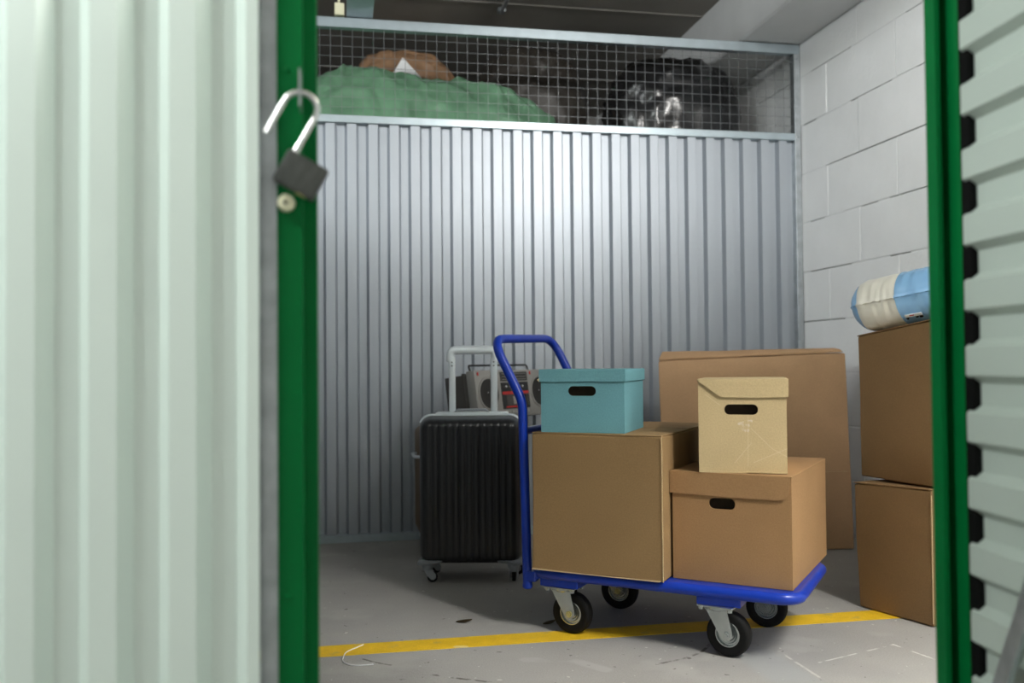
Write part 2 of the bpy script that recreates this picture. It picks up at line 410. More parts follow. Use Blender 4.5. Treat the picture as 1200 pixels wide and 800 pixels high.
# front wall of the unit: mint ribbed sheets left of the door, ribbed sheet right of it
wf = thing('wall_front', 'pale mint ribbed steel front wall left of the green doorway', 'wall', (0, YF, 0), kind='structure')
w = 1.6
obj('sheet_panel', profile_sheet(w, 2.0, PITCH_, .034, .0310, .023, phase=.0905), M_mint, wf, (-.1065-w, -.048, .01))
obj('edge_strip', box(B(), (-.1085, -.022, .0), (-.083, -.010, 2.0), .0015), M_galv, wf)
obj('shade_lintel', box(B(), (-.084, .052, 1.84), (XR-.01, .058, 2.20), .002), M_mint, wf)  # added out of view, heights set for its shade on partition and floor
obj('top_rail', box(B(), (-2.3, -.03, 2.01), (XR-.01, .05, 2.05), .003), M_green, wf)
# green door posts
bm = B(); prism(bm, [(-.0840, 1.272), (-.0505, 1.272), (-.0495, 1.2735), (-.0495, 1.300), (-.0325, 1.300), (-.0315, 1.3012), (-.0315, 1.352), (-.0840, 1.352)], 2.02, 'z')
t1 = tag(obj('trim_1', bm, M_green), 'green steel door post with a padlock hanging on it', 'door post', kind='structure')
bm = B()
prism(bm, [(.937, 1.3133), (.937, 1.290), (.9445, 1.2885), (.9445, 1.312), (.9615, 1.312), (.9615, 1.266), (.963, 1.2640), (1.02, 1.2640), (1.02, 1.352), (.975, 1.352), (.975, 1.330), (.9445, 1.326)], 2.02, 'z')
t2 = tag(obj('trim_2', bm, M_green), 'green steel door post beside the grey ribbed door', 'door post', kind='structure')
for z in (1.224, .505, 1.60, .10):
    bm = B(); lathe(bm, [(0, -.0035), (.003, -.003), (.0048, -.001), (.005, .0005)], 12, 'y', (-.071, 1.272, z)); obj('rivet', bm, M_green, t1, smooth=60)
bm = B(); lathe(bm, [(0, -.010), (.003, -.0105), (.0035, -.013), (.010, -.012), (.0118, -.009), (.012, .001)], 24, 'y', (-.0715, 1.272, 1.040)); o = obj('round_cap', bm, M_cream, t1, smooth=45); o['label'] = 'cream plastic cap below the padlock'
bm = B(); lathe(bm, [(0, 0), (.0022, 0), (.0022, .003)], 12, 'y', (-.0725, 1.2585, 1.039)); obj('key_hole', bm, M_black, o)
bm = B(); holed(bm, 1.232, 1.165, 1.274, 1.215, 1.249, 1.187, .0075, .0075, .0025)
for v in bm.verts: v.co = Vector((-.0532+v.co.y, v.co.x, v.co.z))
obj('lock_tab', bm, M_galv, t1)

# opened door leaf, ribs horizontal
dl = thing('door_1', 'grey green ribbed steel door leaf swung open beside the right post', 'door', (.9513, 1.250, 0), (0, 0, math.radians(-96)), kind='structure')
# local x runs from the hinge towards the camera, local +y away from the camera side (+X)
bm = profile_sheet(2.0, .92, .1015, .044, .034, .0155, phase=.030)
for v in bm.verts: v.co = Vector((v.co.z, v.co.y, v.co.x))
obj('sheet_panel', bm, M_leaf, dl, (0, 0, .012))
for z0 in (.012, 1.96): obj('leaf_frame', box(B(), (.02, .018, z0), (.91, .05, z0+.04), .003), M_green, dl)
for x0 in (.014, .87): obj('leaf_frame', box(B(), (x0, .0185, .052), (x0+.04, .05, 1.96), .003), M_black if x0 < .1 else M_green, dl)  # hinge-side upright black to deepen the shade in the gap
obj('gap_shade', box(B(), (-.0105, .0045, .02), (.0135, .034, 1.98)), M_black, dl)  # black filler painted as the shade between post and sheet ends
bm = B(); hexa(bm, [(.014, -.012, .23), (.044, -.012, .23), (.044, -.004, .23), (.014, -.004, .23), (.802, -.012, 1.90), (.832, -.012, 1.90), (.832, -.004, 1.90), (.802, -.004, 1.90)])
obj('diagonal_brace', bm, M_galv, dl)

# tie channel, conduit and junction box near the ceiling
bm = B()
prism(bm, [(.035, 2.434), (.155, 2.434), (.155, 2.494), (.152, 2.494), (.152, 2.437), (.038, 2.437), (.038, 2.494), (.035, 2.494)], 4.30-1.32, 'y', 1.32)
tag(obj('tie_channel', bm, M_rail), 'galvanised steel channel running back over the top rail', 'steel channel')
bm = B(); tube(bm, [(.875, 1.0, 2.728), (.87, 4.83, 2.728)], .011, 10); box(bm, (.85, 4.80, 2.725), (.89, 4.84, 2.7455))
tag(obj('ceiling_conduit', bm, M_galv, smooth=40), 'thin pale conduit under the dark ceiling', 'conduit')
t = thing('junction_box', 'small pale junction box beside the steel channel', 'junction box', (0, 4.43, 2.51))
obj('body', box(B(), (-.021, 0, 0), (.026, .04, .06), .004), M_cream, t); obj('cable', tube(B(), [(.0, .02, .058), (.0, .02, .236)], .006, 8), M_cream, t)

# ------------------------------------------------------------------ padlock
ang = math.atan2(.480, .878)
pl = thing('padlock', 'open steel padlock hanging from the green door post', 'padlock', (-.0662, 1.249, 1.1095), (0, ang, 0))
bm = B(); box(bm, (0, -.0105, -.0476), (.0598, .0105, 0), .003, 2); obj('body', bm, M_steel, pl, smooth=40)
bm = B(); lathe(bm, [(0, 0), (.008, 0), (.0095, .002)], 20, 'z', (.042, 0, -.0484)); obj('lock_cylinder', bm, M_brass, pl)
pts = [(.0085, 0, -.012), (.0085, 0, .0555)]
for k in range(1, 13):
    a = PI*k/12; pts.append((-.0142+.0227*math.cos(a), 0, .0555+.0227*math.sin(a)))
pts += [(-.0369, 0, .018), (-.0369, 0, .0125), (-.0369, 0, .0105), (-.0369, 0, .004)]
R_ = [.0042]*(len(pts)-4)+[.0042, .0034, .0042, .0038]
obj('shackle', tube(B(), pts, R_, 14), M_chr, pl, smooth=50)
obj('shackle_collar', lathe(B(), [(.0043, -.001), (.0052, -.001), (.0052, .002), (.0043, .010)], 14, 'z', (.0085, 0, 0)), M_chr, pl, smooth=50)

# ------------------------------------------------------------------ platform trolley
TA = math.radians(-38)
TC = Vector((1.202, 2.289, 0))
tr = thing('platform_trolley', 'blue platform trolley with black wheels carrying cardboard boxes', 'trolley', TC, (0, 0, TA))
U0, U1, V0, V1 = -.785, .032, -.050, .430
ZT = .195
bm = B(); prism(bm, rrect(U0+.012, V0+.012, U1-.012, V1-.012, .055, 8), .010, 'z', ZT-.0115)
obj('deck', bm, M_blue, tr)
path = [(p[0], p[1], ZT-.0165) for p in rrect(U0+.015, V0+.015, U1-.015, V1-.015, .055, 8)]
obj('edge_tube', tube(B(), path, .0165, 14, closed=True), M_blue, tr, smooth=50)
for u in (-.68, -.195):
    bm = B(); box(bm, (u-.062, V0+.012, .141), (u+.062, V1-.012, ZT-.0115), .002); obj('caster_mount', bm, M_blue, tr)
PU, PV0, PV1 = -.800, -.030, .425
hp = round_path([(PU+.012, PV0, .135), (PU, PV0, .70), (PU-.105, PV0+.0, .895), (PU-.105, PV1, .905), (PU, PV1, .70), (PU+.012, PV1, .135)], [.12, .075, .075, .12], 8)
obj('handle', tube(B(), hp, .0145, 14), M_blue, tr, smooth=50)
obj('crossbar', tube(B(), [(PU+.003, PV0, .608), (PU+.003, PV1, .608)], .0125, 12), M_blue, tr, smooth=50)
for v in (PV0, PV1):
    bm = B(); box(bm, (PU+.005, v-.014, .150), (U0+.03, v+.014, .182), .003); prism(bm, [(PU+.02, .152), (PU+.065, .164), (PU+.065, .178), (PU+.02, .178)], .02, 'y', v-.01)
    obj('post_bracket', bm, M_blue, tr)
    obj('end_cap', lathe(B(), [(0, -.004), (.012, -.004), (.0155, 0), (.0155, .01)], 14, 'z', (PU+.012, v, .130)), M_blue, tr, smooth=40)
def caster(name_u, v, turn):
    r = .0625
    c = bpy.data.objects.new('caster', None); C.objects.link(c); c.parent = tr; c.empty_display_size = .03
    c.location = (name_u, v, 0); c.rotation_euler = (0, 0, turn)
    # top plate and swivel
    bm = B(); box(bm, (-.052, -.042, .1365), (.052, .042, .1412), .001)
    lathe(bm, [(0, .124), (.028, .124), (.033, .130), (.033, .137)], 20, 'z')
    for sx in (-.042, .042):
        for sy in (-.033, .033): lathe(bm, [(0, .128), (.0065, .128), (.0065, .1365)], 6, 'z', (sx, sy, 0))
    # fork: two tapered cheeks
    ox = .028
    for s in (-1, 1):
        prism(bm, [(-.034, .134), (.030, .134), (ox+.016, .075), (ox+.017, .058), (ox+.008, .048), (ox-.008, .048), (ox-.017, .058)], .003, 'y', s*.0245-.0015)
    box(bm, (-.034, -.026, .128), (.030, .026, .1335))
    obj('fork', bm, M_zinc, c, smooth=30)
    tire = [(.034, -.015), (.050, -.0185), (.057, -.0175), (.0612, -.012), (.0625, -.004), (.0625, .004), (.0612, .012), (.057, .0175), (.050, .0185), (.034, .015)]
    obj('tyre', lathe(B(), tire, 36, 'y', (ox, 0, r), True), M_rub, c, smooth=50)
    hub = [(0, -.0165), (.008, -.0165), (.009, -.010), (.016, -.009), (.019, -.013), (.023, -.0135), (.026, -.0085), (.030, -.0085), (.032, -.0165), (.0348, -.0165), (.0348, .0165), (.032, .0165), (.026, .0085), (.012, .012), (0, .012)]
    obj('wheel_hub', lathe(B(), hub, 32, 'y', (ox, 0, r)), M_zinc, c, smooth=40)
    obj('axle_bolt', lathe(B(), [(0, -.034), (.0055, -.034), (.0055, -.030), (.0095, -.030), (.0095, -.0262), (.0045, -.0262), (.0045, .0262), (.0095, .0262), (.0095, .031), (0, .031)], 12, 'y', (ox, 0, r)), M_brass if name_u < -.5 else M_zinc, c, smooth=40)
for u, v, a in ((-.678, .000, -2), (-.200, -.008, -6), (-.645, .315, 3), (-.165, .315, 2)): caster(u, v, math.radians(a))

# ------------------------------------------------------------------ boxes on the trolley
def flaps(parent, w, d, z, m, axis='x', t=.0035, gap=.003, seed=0, lift=0.):
    if axis == 'x':
        rects = [(0.001, .001, w-.002, d/2-gap/2-.001), (0.001, d/2+gap/2, w-.002, d/2-gap/2-.001)]
    else:
        rects = [(0.001, .001, w/2-gap/2-.001, d-.002), (w/2+gap/2, .001, w/2-gap/2-.001, d-.002)]
    for i, (x0, y0, ww, dd) in enumerate(rects):
        bm = B(); soft(bm, corners(ww, dd, t, x0, y0, z), .0008, 6, .0008, seed+i)
        obj('flap', bm, m, parent, smooth=40)
# big carton
bx = thing('cardboard_carton', 'large plain brown cardboard carton on the trolley, below the teal box', 'carton', (.5691, 2.7024, ZT), (0, 0, math.radians(-37.4)))
W, D, H = .4094, .58, .4135
bm = B(); soft(bm, corners(W, D, H-.0035), .004, 8, .0022, 1); obj('body', bm, M_cb1, bx, smooth=40)
flaps(bx, W, D, H-.0035, M_cb1, 'x', seed=3)
bm = B(); prism(bm, [(-.002, .0), (W*.97, .0), (W*.985, .004), (W*.5, .002), (W*.3, .003), (.0, .0045)], .002, 'y', -.0035); o = obj('torn_edge', bm, M_cbe, bx); o['label'] = 'pale torn bottom edge'
bm = B(); prism(bm, [(W-.0016, .002), (W+.0012, .0), (W+.0008, H-.004), (W-.0008, H-.006)], .0012, 'y', -.0034); o = obj('pale_edge', bm, M_cbe, bx); o['label'] = 'pale strip for the lit right side'  # pale corner strip stands in for the lit right face
# archive box with front flap and hand hole
def hole_box(t, W, D, H, m, hole, th=.004, seed=0, lid=True):
    hx, hz, hw_, hh_ = hole
    bm = B(); holed(bm, 0, 0, W, H, hx, hz, hw_, hh_, th); obj('front_panel', bm, m, t)
    bm = B()
    box(bm, (0, D-th, 0), (W, D, H)); box(bm, (0, th, 0), (th, D-th, H)); box(bm, (W-th, th, 0), (W, D-th, H)); box(bm, (th, th, 0), (W-th, D-th, th))
    obj('body', bm, m, t)
    bm = B(); box(bm, (.012, .05, .006), (W-.012, .054, H-.012)); obj('hole_backing', bm, M_hole, t)  # dark panel behind the hand hole
ab = thing('archive_box', 'brown cardboard archive box with hand hole on the trolley, under the beige box', 'box', (.942, 2.5033, ZT), (0, 0, math.radians(-39.4)))
W, D, H = .3368, .5171, .3083
hole_box(ab, W, D, H-.004, M_cb2, (.145, .222, .0375, .0155))
bm = B(); soft(bm, corners(W+.008, D+.006, .0045, -.006, -.006, H-.0042), .001, 8, .0012, 5); obj('lid_top', bm, M_cb2, ab, smooth=40)
sk = [(-.006, H), (-.006, H-.062)]+[(W*.5, H-.066), (W-.035, H-.066)]
for k in range(0, 7):
    a = -PI/2+PI/2*k/6; sk.append((W-.035+.028*math.cos(a)*1.0, H-.038+.028*math.sin(a)))
sk += [(W-.003, H)]
bm = B(); prism(bm, sk, .0045, 'y', -.0062); obj('lid_flap', bm, M_cb2, ab)
# beige box
bb = thing('file_box', 'small beige creased cardboard box with hand hole and slanted front flap', 'box', (1.0002, 2.4425, ZT+.3083+.0008), (0, 0, math.radians(-26)))
W, D, H = .2406, .33, .2632
hole_box(bb, W, D, H-.004, M_cb3, (.118, .178, .046, .0145))
bm = B(); soft(bm, corners(W+.006, D+.004, .0045, -.002, -.003, H-.0042), .001, 6, .001, 8); obj('lid_top', bm, M_cb3, bb, smooth=40)
bm = B(); prism(bm, [(-.001, H+.0005), (.002, H-.006), (.062, H-.050), (W*.6, H-.052), (W+.005, H-.050), (W+.006, H+.0005)], .0045, 'y', -.0062); obj('lid_flap', bm, M_cb3, bb)
bm = B(); box(bm, (W-.0005, -.004, H-.048), (W+.005, .26, H)); obj('lid_side', bm, M_cb3, bb)
bm = B(); prism(bm, [(.03, .0), (.13, -.0), (.14, .002), (.24, .0005), (.24, .004), (.03, .004)], .003, 'y', -.003); obj('bottom_flap', bm, M_cb3, bb)
# teal box with lid
tb = thing('lidded_box', 'teal cardboard box with lid and oval hand hole', 'box', (.596, 2.6854, ZT+.4135+.0006), (0, 0, math.radians(-30.5)))
W, D, H = .2567, .2696, .1888
hole_box(tb, W, D, H-.005, M_teal, (.128, .124, .043, .0145))
bm = B()
LZ = H-.037
soft(bm, corners(W+.010, D+.010, .004, -.005, -.005, H-.004), .001, 6, .001, 4)
for lo, hi in (((-.005, -.005, LZ), (W+.005, -.001, H-.003)), ((-.005, D+.001, LZ), (W+.005, D+.005, H-.003)), ((-.005, -.001, LZ), (-.001, D+.001, H-.003)), ((W+.001, -.001, LZ), (W+.005, D+.001, H-.003))): box(bm, lo, hi, .0008)
obj('lid', bm, M_teal, tb)
bm = B(); prism(bm, [(-.004, LZ-.0005), (-.011, LZ+.006), (-.004, LZ+.011)], .003, 'y', -.006); obj('torn_corner', bm, M_cbe, tb)

# ------------------------------------------------------------------ cartons on the right, flat carton behind
t = thing('cardboard_carton', 'brown cardboard carton on the floor, lower of the stack by the right post', 'carton', (1.689, 2.767, 0))
c0 = Vector((1.689, 2.767, 0))
lb = [Vector(p)-c0 for p in ((1.689, 2.767, .002), (1.772, 2.500, .002), (2.16, 2.60, .002), (2.07, 2.87, .002), (1.674, 2.762, .409), (1.776, 2.503, .416), (2.165, 2.605, .412), (2.06, 2.87, .407))]
bm = B(); soft(bm, lb, .004, 8, .003, 11); obj('body', bm, M_cb5, t, smooth=40)
bm = B(); q = [(a+(b-a)*.0)+Vector((0, 0, .001)) for a, b in ((lb[4], lb[4]), (lb[5], lb[5]), (lb[5].lerp(lb[6], .495), 0) if False else (lb[5].lerp(lb[6], .495), lb[5]), (lb[4].lerp(lb[7], .495), lb[4]))]
soft(bm, q+[p+Vector((0, 0, .0035)) for p in q], .0008, 4, .0005, 2); obj('flap', bm, M_cb5, t, smooth=40)
q = [p+Vector((0, 0, .001)) for p in (lb[4].lerp(lb[7], .505), lb[5].lerp(lb[6], .505), lb[6], lb[7])]
bm = B(); soft(bm, q+[p+Vector((0, 0, .0035)) for p in q], .0008, 4, .0005, 3); obj('flap', bm, M_cb5, t, smooth=40)
o = lb[1]; bm = B(); prism(bm, [(-.001, .01), (.001, .01), (.0025, .40), (.0005, .40)], .002, 'y', -.003); e = obj('pale_edge', bm, M_cbe, t, o); e['label'] = 'pale strip for the lit right side'  # pale colour in place of the narrow, lighter right face
t = thing('cardboard_carton', 'brown cardboard carton on top of the stack, under the inflatable roll', 'carton', (1.73, 2.82, 0.4245))
c0 = Vector((1.73, 2.82, 0.4245))
ub = [Vector(p)-c0 for p in ((1.738, 2.819, 0.4245), (1.801, 2.477, 0.4245), (2.21, 2.56, 0.4245), (2.14, 2.90, 0.4245), (1.729, 2.816, .897), (1.809, 2.477, .945), (2.215, 2.56, .94), (2.14, 2.90, .895))]
bm = B(); soft(bm, ub, .004, 8, .003, 21); obj('body', bm, M_cb5, t, smooth=40)
for i, (a, b) in enumerate(((0, .495), (.505, 1))):
    q = [p+Vector((0, 0, .001)) for p in (ub[4].lerp(ub[7], a), ub[5].lerp(ub[6], a), ub[5].lerp(ub[6], b), ub[4].lerp(ub[7], b))]
    bm = B(); soft(bm, q+[p+Vector((0, 0, .0035)) for p in q], .0008, 4, .0005, 2+i); obj('flap', bm, M_cb5, t, smooth=40)
# flat large carton leaning at the back
c0 = Vector((1.375, 3.745, 0))
t = thing('flat_carton', 'big flat cardboard carton standing on edge behind the trolley', 'carton', c0)
fb = [Vector(p)-c0 for p in ((1.372, 3.742, .004), (2.176, 3.590, .004), (2.19, 3.66, .004), (1.385, 3.81, .004), (1.366, 3.78, .818), (2.168, 3.626, .849), (2.185, 3.70, .852), (1.41, 3.86, .845))]
bm = B(); soft(bm, fb, .004, 9, .004, 31, 4.); obj('body', bm, M_cb4, t, smooth=40)
q = [Vector(p)-c0 for p in ((1.372, 3.787, .8225), (2.163, 3.635, .853), (2.17, 3.69, .855), (1.405, 3.845, .848))]
tq = [Vector(p)-c0 for p in ((1.369, 3.784, .828), (2.150, 3.640, .866), (2.155, 3.69, .872), (1.412, 3.85, .862))]
bm = B(); soft(bm, q+tq, .0015, 7, .003, 33, 5.); obj('top_flap', bm, M_cb4, t, smooth=40)
bm = B(); prism(bm, [(.0, .0), (.8, .0), (.8, .0015), (0, .0015)], .002, 'y', 0); obj('fold_line', bm, M_cbe, t, Vector((1.369, 3.751, .335))-c0, (0, 0, math.atan2(-.152, .804)))

# ------------------------------------------------------------------ inflatable roll
t = thing('inflatable_roll', 'cream and light blue inflatable roll lying on the upper carton', 'inflatable', (1.775, 2.80, .9105), (0, math.radians(-7.5), math.radians(-62)))
def roll(x0, x1, m, name, n=48, seed=0):
    bm = B(); rings = []; L0, L1, Rr = -.045, .46, .089
    steps = max(6, int((x1-x0)/.006))
    for i in range(steps+1):
        x = x0+(x1-x0)*i/steps
        e = .085
        if x < L0+e: s = math.sqrt(max(0, 1-((L0+e-x)/e)**2.2))
        elif x > L1-e: s = math.sqrt(max(0, 1-((x-L1+e)/e)**2.2))
        else: s = 1
        s = max(s, .02); ring = []
        for k in range(n):
            a = 2*PI*k/n
            wr_ = .0030*noise.noise(Vector((x*38, math.cos(a)*1.3, math.sin(a)*1.3)))+.0026*noise.noise(Vector((x*90, a, 3)))
            seam = .006*math.exp(-((a-PI)/.05)**2)+.006*(math.exp(-(a/.06)**2)+math.exp(-((a-2*PI)/.06)**2))
            seam *= 1+.6*noise.noise(Vector((x*60, 0, 5)))
            r = Rr*s+wr_*min(1, s*2)+seam
            ring.append(bm.verts.new((x, r*1.04*math.cos(a), Rr+r*math.sin(a))))
        rings.append(ring)
    for A, Bq in zip(rings, rings[1:]):
        for k in range(n): bm.faces.new((A[k], A[(k+1) % n], Bq[(k+1) % n], Bq[k]))
    if x0 <= L0: bm.faces.new(rings[0][::-1])
    if x1 >= L1: bm.faces.new(rings[-1])
    return obj(name, bm, m, t, smooth=70)
roll(-.045, .006, M_vb, 'blue_end')
roll(.006, .145, M_vw, 'cream_band')
bbnd = roll(.145, .335, M_vb, 'blue_band')
roll(.335, .46, M_vw, 'cream_band')
def roll_pt(x, a, lift):
    e = .085; s = math.sqrt(max(0, 1-((-.045+e-x)/e)**2.2)) if x < -.045+e else 1
    r_ = .089*s+lift; return Vector((x, r_*1.04*math.cos(a), .089+r_*math.sin(a)))
def seam_strip(x0, x1, m):
    bm = B(); n_ = int((x1-x0)/.003); A = []
    for i in range(n_+1):
        x = x0+(x1-x0)*i/n_; a = PI+.022*noise.noise(Vector((x*70, 1, 2)))
        lf = .0085+.004*noise.noise(Vector((x*55, 4, 2)))
        A.append([bm.verts.new(roll_pt(x, a-d, l)) for d, l in ((.02, .002), (.008, lf), (-.008, lf), (-.02, .002))])
    for p, q in zip(A, A[1:]):
        for k in range(3): bm.faces.new((p[k], p[k+1], q[k+1], q[k]))
    obj('seam', bm, m, t)
seam_strip(-.035, .006, M_vb); seam_strip(.006, .145, M_vw); seam_strip(.145, .335, M_vb)
pr = None
for i, (xa, xb, aa, ab_, mm) in enumerate(((.160, .215, .70, .80, M_paper), (.175, .190, .72, .76, M_red), (.160, .166, .82, .90, M_black), (.192, .200, .80, .88, M_black), (.204, .214, .80, .90, M_black))):
    bm = B(); v_ = [roll_pt(x, PI+a, .0058) for x, a in ((xa, aa), (xb, aa), (xb, ab_), (xa, ab_))]; w_ = [roll_pt(x, PI+a, .0015) for x, a in ((xa, aa), (xb, aa), (xb, ab_), (xa, ab_))]
    hexa(bm, w_+v_); q = obj('printed_label' if i == 0 else 'printed_mark', bm, mm, bbnd if i == 0 else pr)
    if i == 0: pr = bbnd

# ------------------------------------------------------------------ black suitcase
sc = thing('suitcase', 'black ribbed hard-shell suitcase with extended silver handle', 'suitcase', (.276, 3.385, 0), (0, 0, math.radians(-12.8)))
W, D, Z0, Z1 = .388, .225, .064, .620
def shell(y_sign, depth, m, name, parent, W=W, Z0=Z0, Z1=Z1, ribs=13, rc=.045, re=.035, ribd=.0045):
    """half shell: outline rounded rectangle, bulging ribbed face; y from 0 outwards along y_sign"""
    bm = B(); nx, nz = 157, 60; V = {}
    for i in range(nx+1):
        for j in range(nz+1):
            x = W*i/nx; z = Z0+(Z1-Z0)*j/nz
            # map the square to a rounded rectangle by pulling the corners in
            dx = max(0, rc-x, x-(W-rc)); dz = max(0, rc-(z-Z0), (z-Z0)-(Z1-Z0-rc))
            cx = min(max(x, rc), W-rc); cz = min(max(z, Z0+rc), Z1-rc)
            if dx > 0 and dz > 0:
                q = max(dx, dz); l = math.hypot(dx, dz); f = q/l
                x2 = cx+math.copysign(dx*f, x-cx); z2 = cz+math.copysign(dz*f, z-cz); edge = rc-q
            else:
                x2, z2 = x, z; edge = min(x, W-x, z-Z0, Z1-z)
            e = min(1, edge/re); yy = depth*math.sqrt(max(0, 1-(1-e)**2))
            if edge > .018:
                fade = min(1, (edge-.018)/.014); ph = (x-.028)/(W-.056)*ribs
                rib = .5-.5*math.cos(2*PI*ph)
                yy -= ribd*fade*(1-rib**.45)
            V[i, j] = bm.verts.new((x2, y_sign*yy, z2))
    for i in range(nx):
        for j in range(nz): bm.faces.new((V[i, j], V[i+1, j], V[i+1, j+1], V[i, j+1]))
    return obj(name, bm, m, parent, smooth=60)
f_ = shell(-1, .100, M_case, 'front_shell', sc); f_.location = (0, .105, 0)
b_ = shell(1, .100, M_case, 'rear_shell', sc); b_.location = (0, .125, 0)
bm = B(); prism(bm, rrect(.0005, Z0+.0005, W-.0005, Z1-.0005, .045, 8), .020, 'y', .105); obj('middle_frame', bm, M_case, sc, smooth=30)
rim = [(p[0], .100, p[1]) for p in rrect(-.001, Z0-.001, W+.001, Z1+.001, .046, 8)]
rim = [p for p in rim if p[2] > Z1-.03]
rim.sort(key=lambda p: p[0])
obj('rim_trim', tube(B(), rim, .0055, 8), M_hand, sc, smooth=50)
bm = B(); box(bm, (.055, .135, Z1-.002), (.335, .205, Z1+.010), .004, 2); obj('handle_base', bm, M_hand, sc, smooth=40)
bm = B(); tube(bm, [(.13, .15, Z1+.009), (.14, .146, Z1+.019), (.25, .146, Z1+.019), (.26, .15, Z1+.009)], .005, 10); obj('carry_grip', bm, M_trim, sc, smooth=50)
for xx in (.105, .268):
    bm = B(); prism(bm, rrect(xx, .158, xx+.026, .176, .007, 4), .215, 'z', Z1+.006); tq = obj('handle_tube', bm, M_hand, sc, smooth=40)
    for dz in (.012, .026): obj('rivet_hole', lathe(B(), [(0, -.0005), (.0028, -.0005), (.0028, .001)], 10, 'y', (xx+.013, .1578, Z1+.221-dz-.006)), M_black, tq)
gp = round_path([(.112, .167, Z1+.205), (.112, .167, Z1+.250), (.287, .167, Z1+.250), (.287, .167, Z1+.205)], .03, 6)
bm = B(); tube(bm, [Vector(p)+Vector((0, 0, .006*math.sin(PI*min(1, max(0, (p[0]-.13)/.14))))) for p in [Vector(q) for q in gp]], .0165, 12)
for v in bm.verts: v.co.y = .167+(v.co.y-.167)*.8
obj('grip', bm, M_hand, sc, smooth=50)
def case_wheel(x, y, turn, parent, m=M_trim):
    c = bpy.data.objects.new('spinner_wheel', None); C.objects.link(c); c.parent = parent; c.location = (x, y, 0); c.rotation_euler = (0, 0, turn)
    bm = B(); lathe(bm, [(0, .046), (.016, .046), (.020, .052), (.024, .066), (.024, .075)], 16, 'z')
    for s in (-1, 1):
        prism(bm, [(-.012, .050), (.014, .050), (.030, .030), (.030, .018), (.022, .011), (.012, .012), (-.006, .030)], .004, 'y', s*.0135-.002)
    box(bm, (-.012, -.014, .040), (.014, .014, .052), .003)
    obj('fork', bm, m, c, smooth=40)
    for s in (-1, 1): obj('wheel', lathe(B(), [(0, s*.006), (.018, s*.006), (.0195, s*.004), (.0195, s*.0005), (.0, s*.0005)], 20, 'y', (.018, 0, .0197)), M_rub, c, smooth=40)
for x_, s in ((.045, 1), (W-.045, -1)):
    for y_ in (.045, .185):
        bm = B(); box(bm, (x_-.047, y_-.042, .068), (x_+.047, y_+.042, .088), .010, 3)
        for v in bm.verts:
            if (v.co.x-x_)*s > .0 and v.co.z < .08: v.co.z += .010*min(1, (v.co.x-x_)*s/.03)
        obj('wheel_housing', bm, M_trim, sc, smooth=40)
case_wheel(.033, .045, math.radians(10), sc); case_wheel(W-.033, .045, math.radians(85), sc)
case_wheel(.033, .185, math.radians(40), sc); case_wheel(W-.033, .185, math.radians(-20), sc)

# ------------------------------------------------------------------ brown suitcase behind it
bc = thing('suitcase', 'brown suitcase with pale wheels half hidden behind the black suitcase', 'suitcase', (.315, 4.19, 0), (0, 0, -PI/2))
W2, D2 = .44, .40
f2 = shell(-1, .17, M_brown, 'front_shell', bc, W2, .05, .562, 7, .05, .05, .003); f2.location = (0, .185, 0)
f2 = shell(1, .17, M_brown, 'rear_shell', bc, W2, .05, .562, 7, .05, .05, .003); f2.location = (0, .205, 0)
bm = B(); prism(bm, rrect(.001, .051, W2-.001, .561, .05, 8), .020, 'y', .185); obj('middle_frame', bm, M_trim, bc)
for x_ in (.05, W2-.05):
    for y_ in (.055, .33):
        bm = B(); lathe(bm, [(0, -.012), (.020, -.012), (.024, -.008), (.024, .008), (.020, .012), (0, .012)], 18, 'y', (x_, y_, .0245)); o = obj('wheel', bm, M_hand, bc, smooth=40)
        obj('wheel_bracket', box(B(), (x_-.02, y_-.022, .034), (x_+.02, y_+.022, .075), .006, 2), M_hand, o)
bm = B(); tube(bm, [(.14, .022, .42), (.15, -.004, .42), (.29, -.004, .42), (.30, .022, .42)], .007, 8); obj('side_handle', bm, M_hand, bc, smooth=50)

# ------------------------------------------------------------------ boombox
LB, DB, HB = .545, .165, .205
bo = thing('boombox', 'silver grey cassette boombox leaning on the brown suitcase', 'radio', (.562, 3.705, .586), (math.radians(-8), 0, math.radians(43)))
bm = B(); box(bm, (0, 0, 0), (LB, .045, HB), .004, 2); obj('front_case', bm, M_bbody, bo, smooth=30)
bm = B(); box(bm, (.002, .045, .002), (LB-.002, DB, HB-.012), .004, 2); box(bm, (.0, .06, .004), (LB, .068, HB-.006)); obj('rear_case', bm, M_bdark, bo, smooth=30)
for cx in (.085, LB-.085):
    s = obj('speaker', lathe(B(), [(.062, -.001), (.064, -.0045), (.070, -.0045), (.0725, -.001), (.0725, .001)], 40, 'y', (cx, 0, .105)), M_chr if False else M_bbody, bo, smooth=40)
    obj('speaker_cone', lathe(B(), [(0, -.002), (.012, -.003), (.018, -.0008), (.05, -.0015), (.056, -.0035), (.063, -.002)], 36, 'y', (cx, 0, .105)), M_cone, s, smooth=40)
    for dx, dz in ((-.012, .004), (.010, -.006)): obj('speaker_screw', lathe(B(), [(0, -.0065), (.003, -.006), (.004, -.002)], 10, 'y', (cx+dx, 0, .105+dz)), M_chr, s)
    obj('badge', box(B(), (cx-.068, -.0015, .182), (cx-.058, .001, .196)), M_red, bo)
x0, x1 = .172, LB-.172
tn = obj('tuner_panel', box(B(), (x0, -.002, .155), (x1, .002, .196), .002), M_bdark, bo)
for k in range(5): obj('scale_line', box(B(), (x0+.012, -.0028, .162+k*.006), (x1-.015, -.0015, .1635+k*.006)), M_black if k % 2 else M_bbody, tn)
pn = obj('control_panel', box(B(), (x0, -.002, .035), (x1, .002, .150), .002), M_bblk, bo)
obj('red_stripe', box(B(), (x0+.004, -.003, .097), (x1-.004, -.001, .110)), M_red, pn)
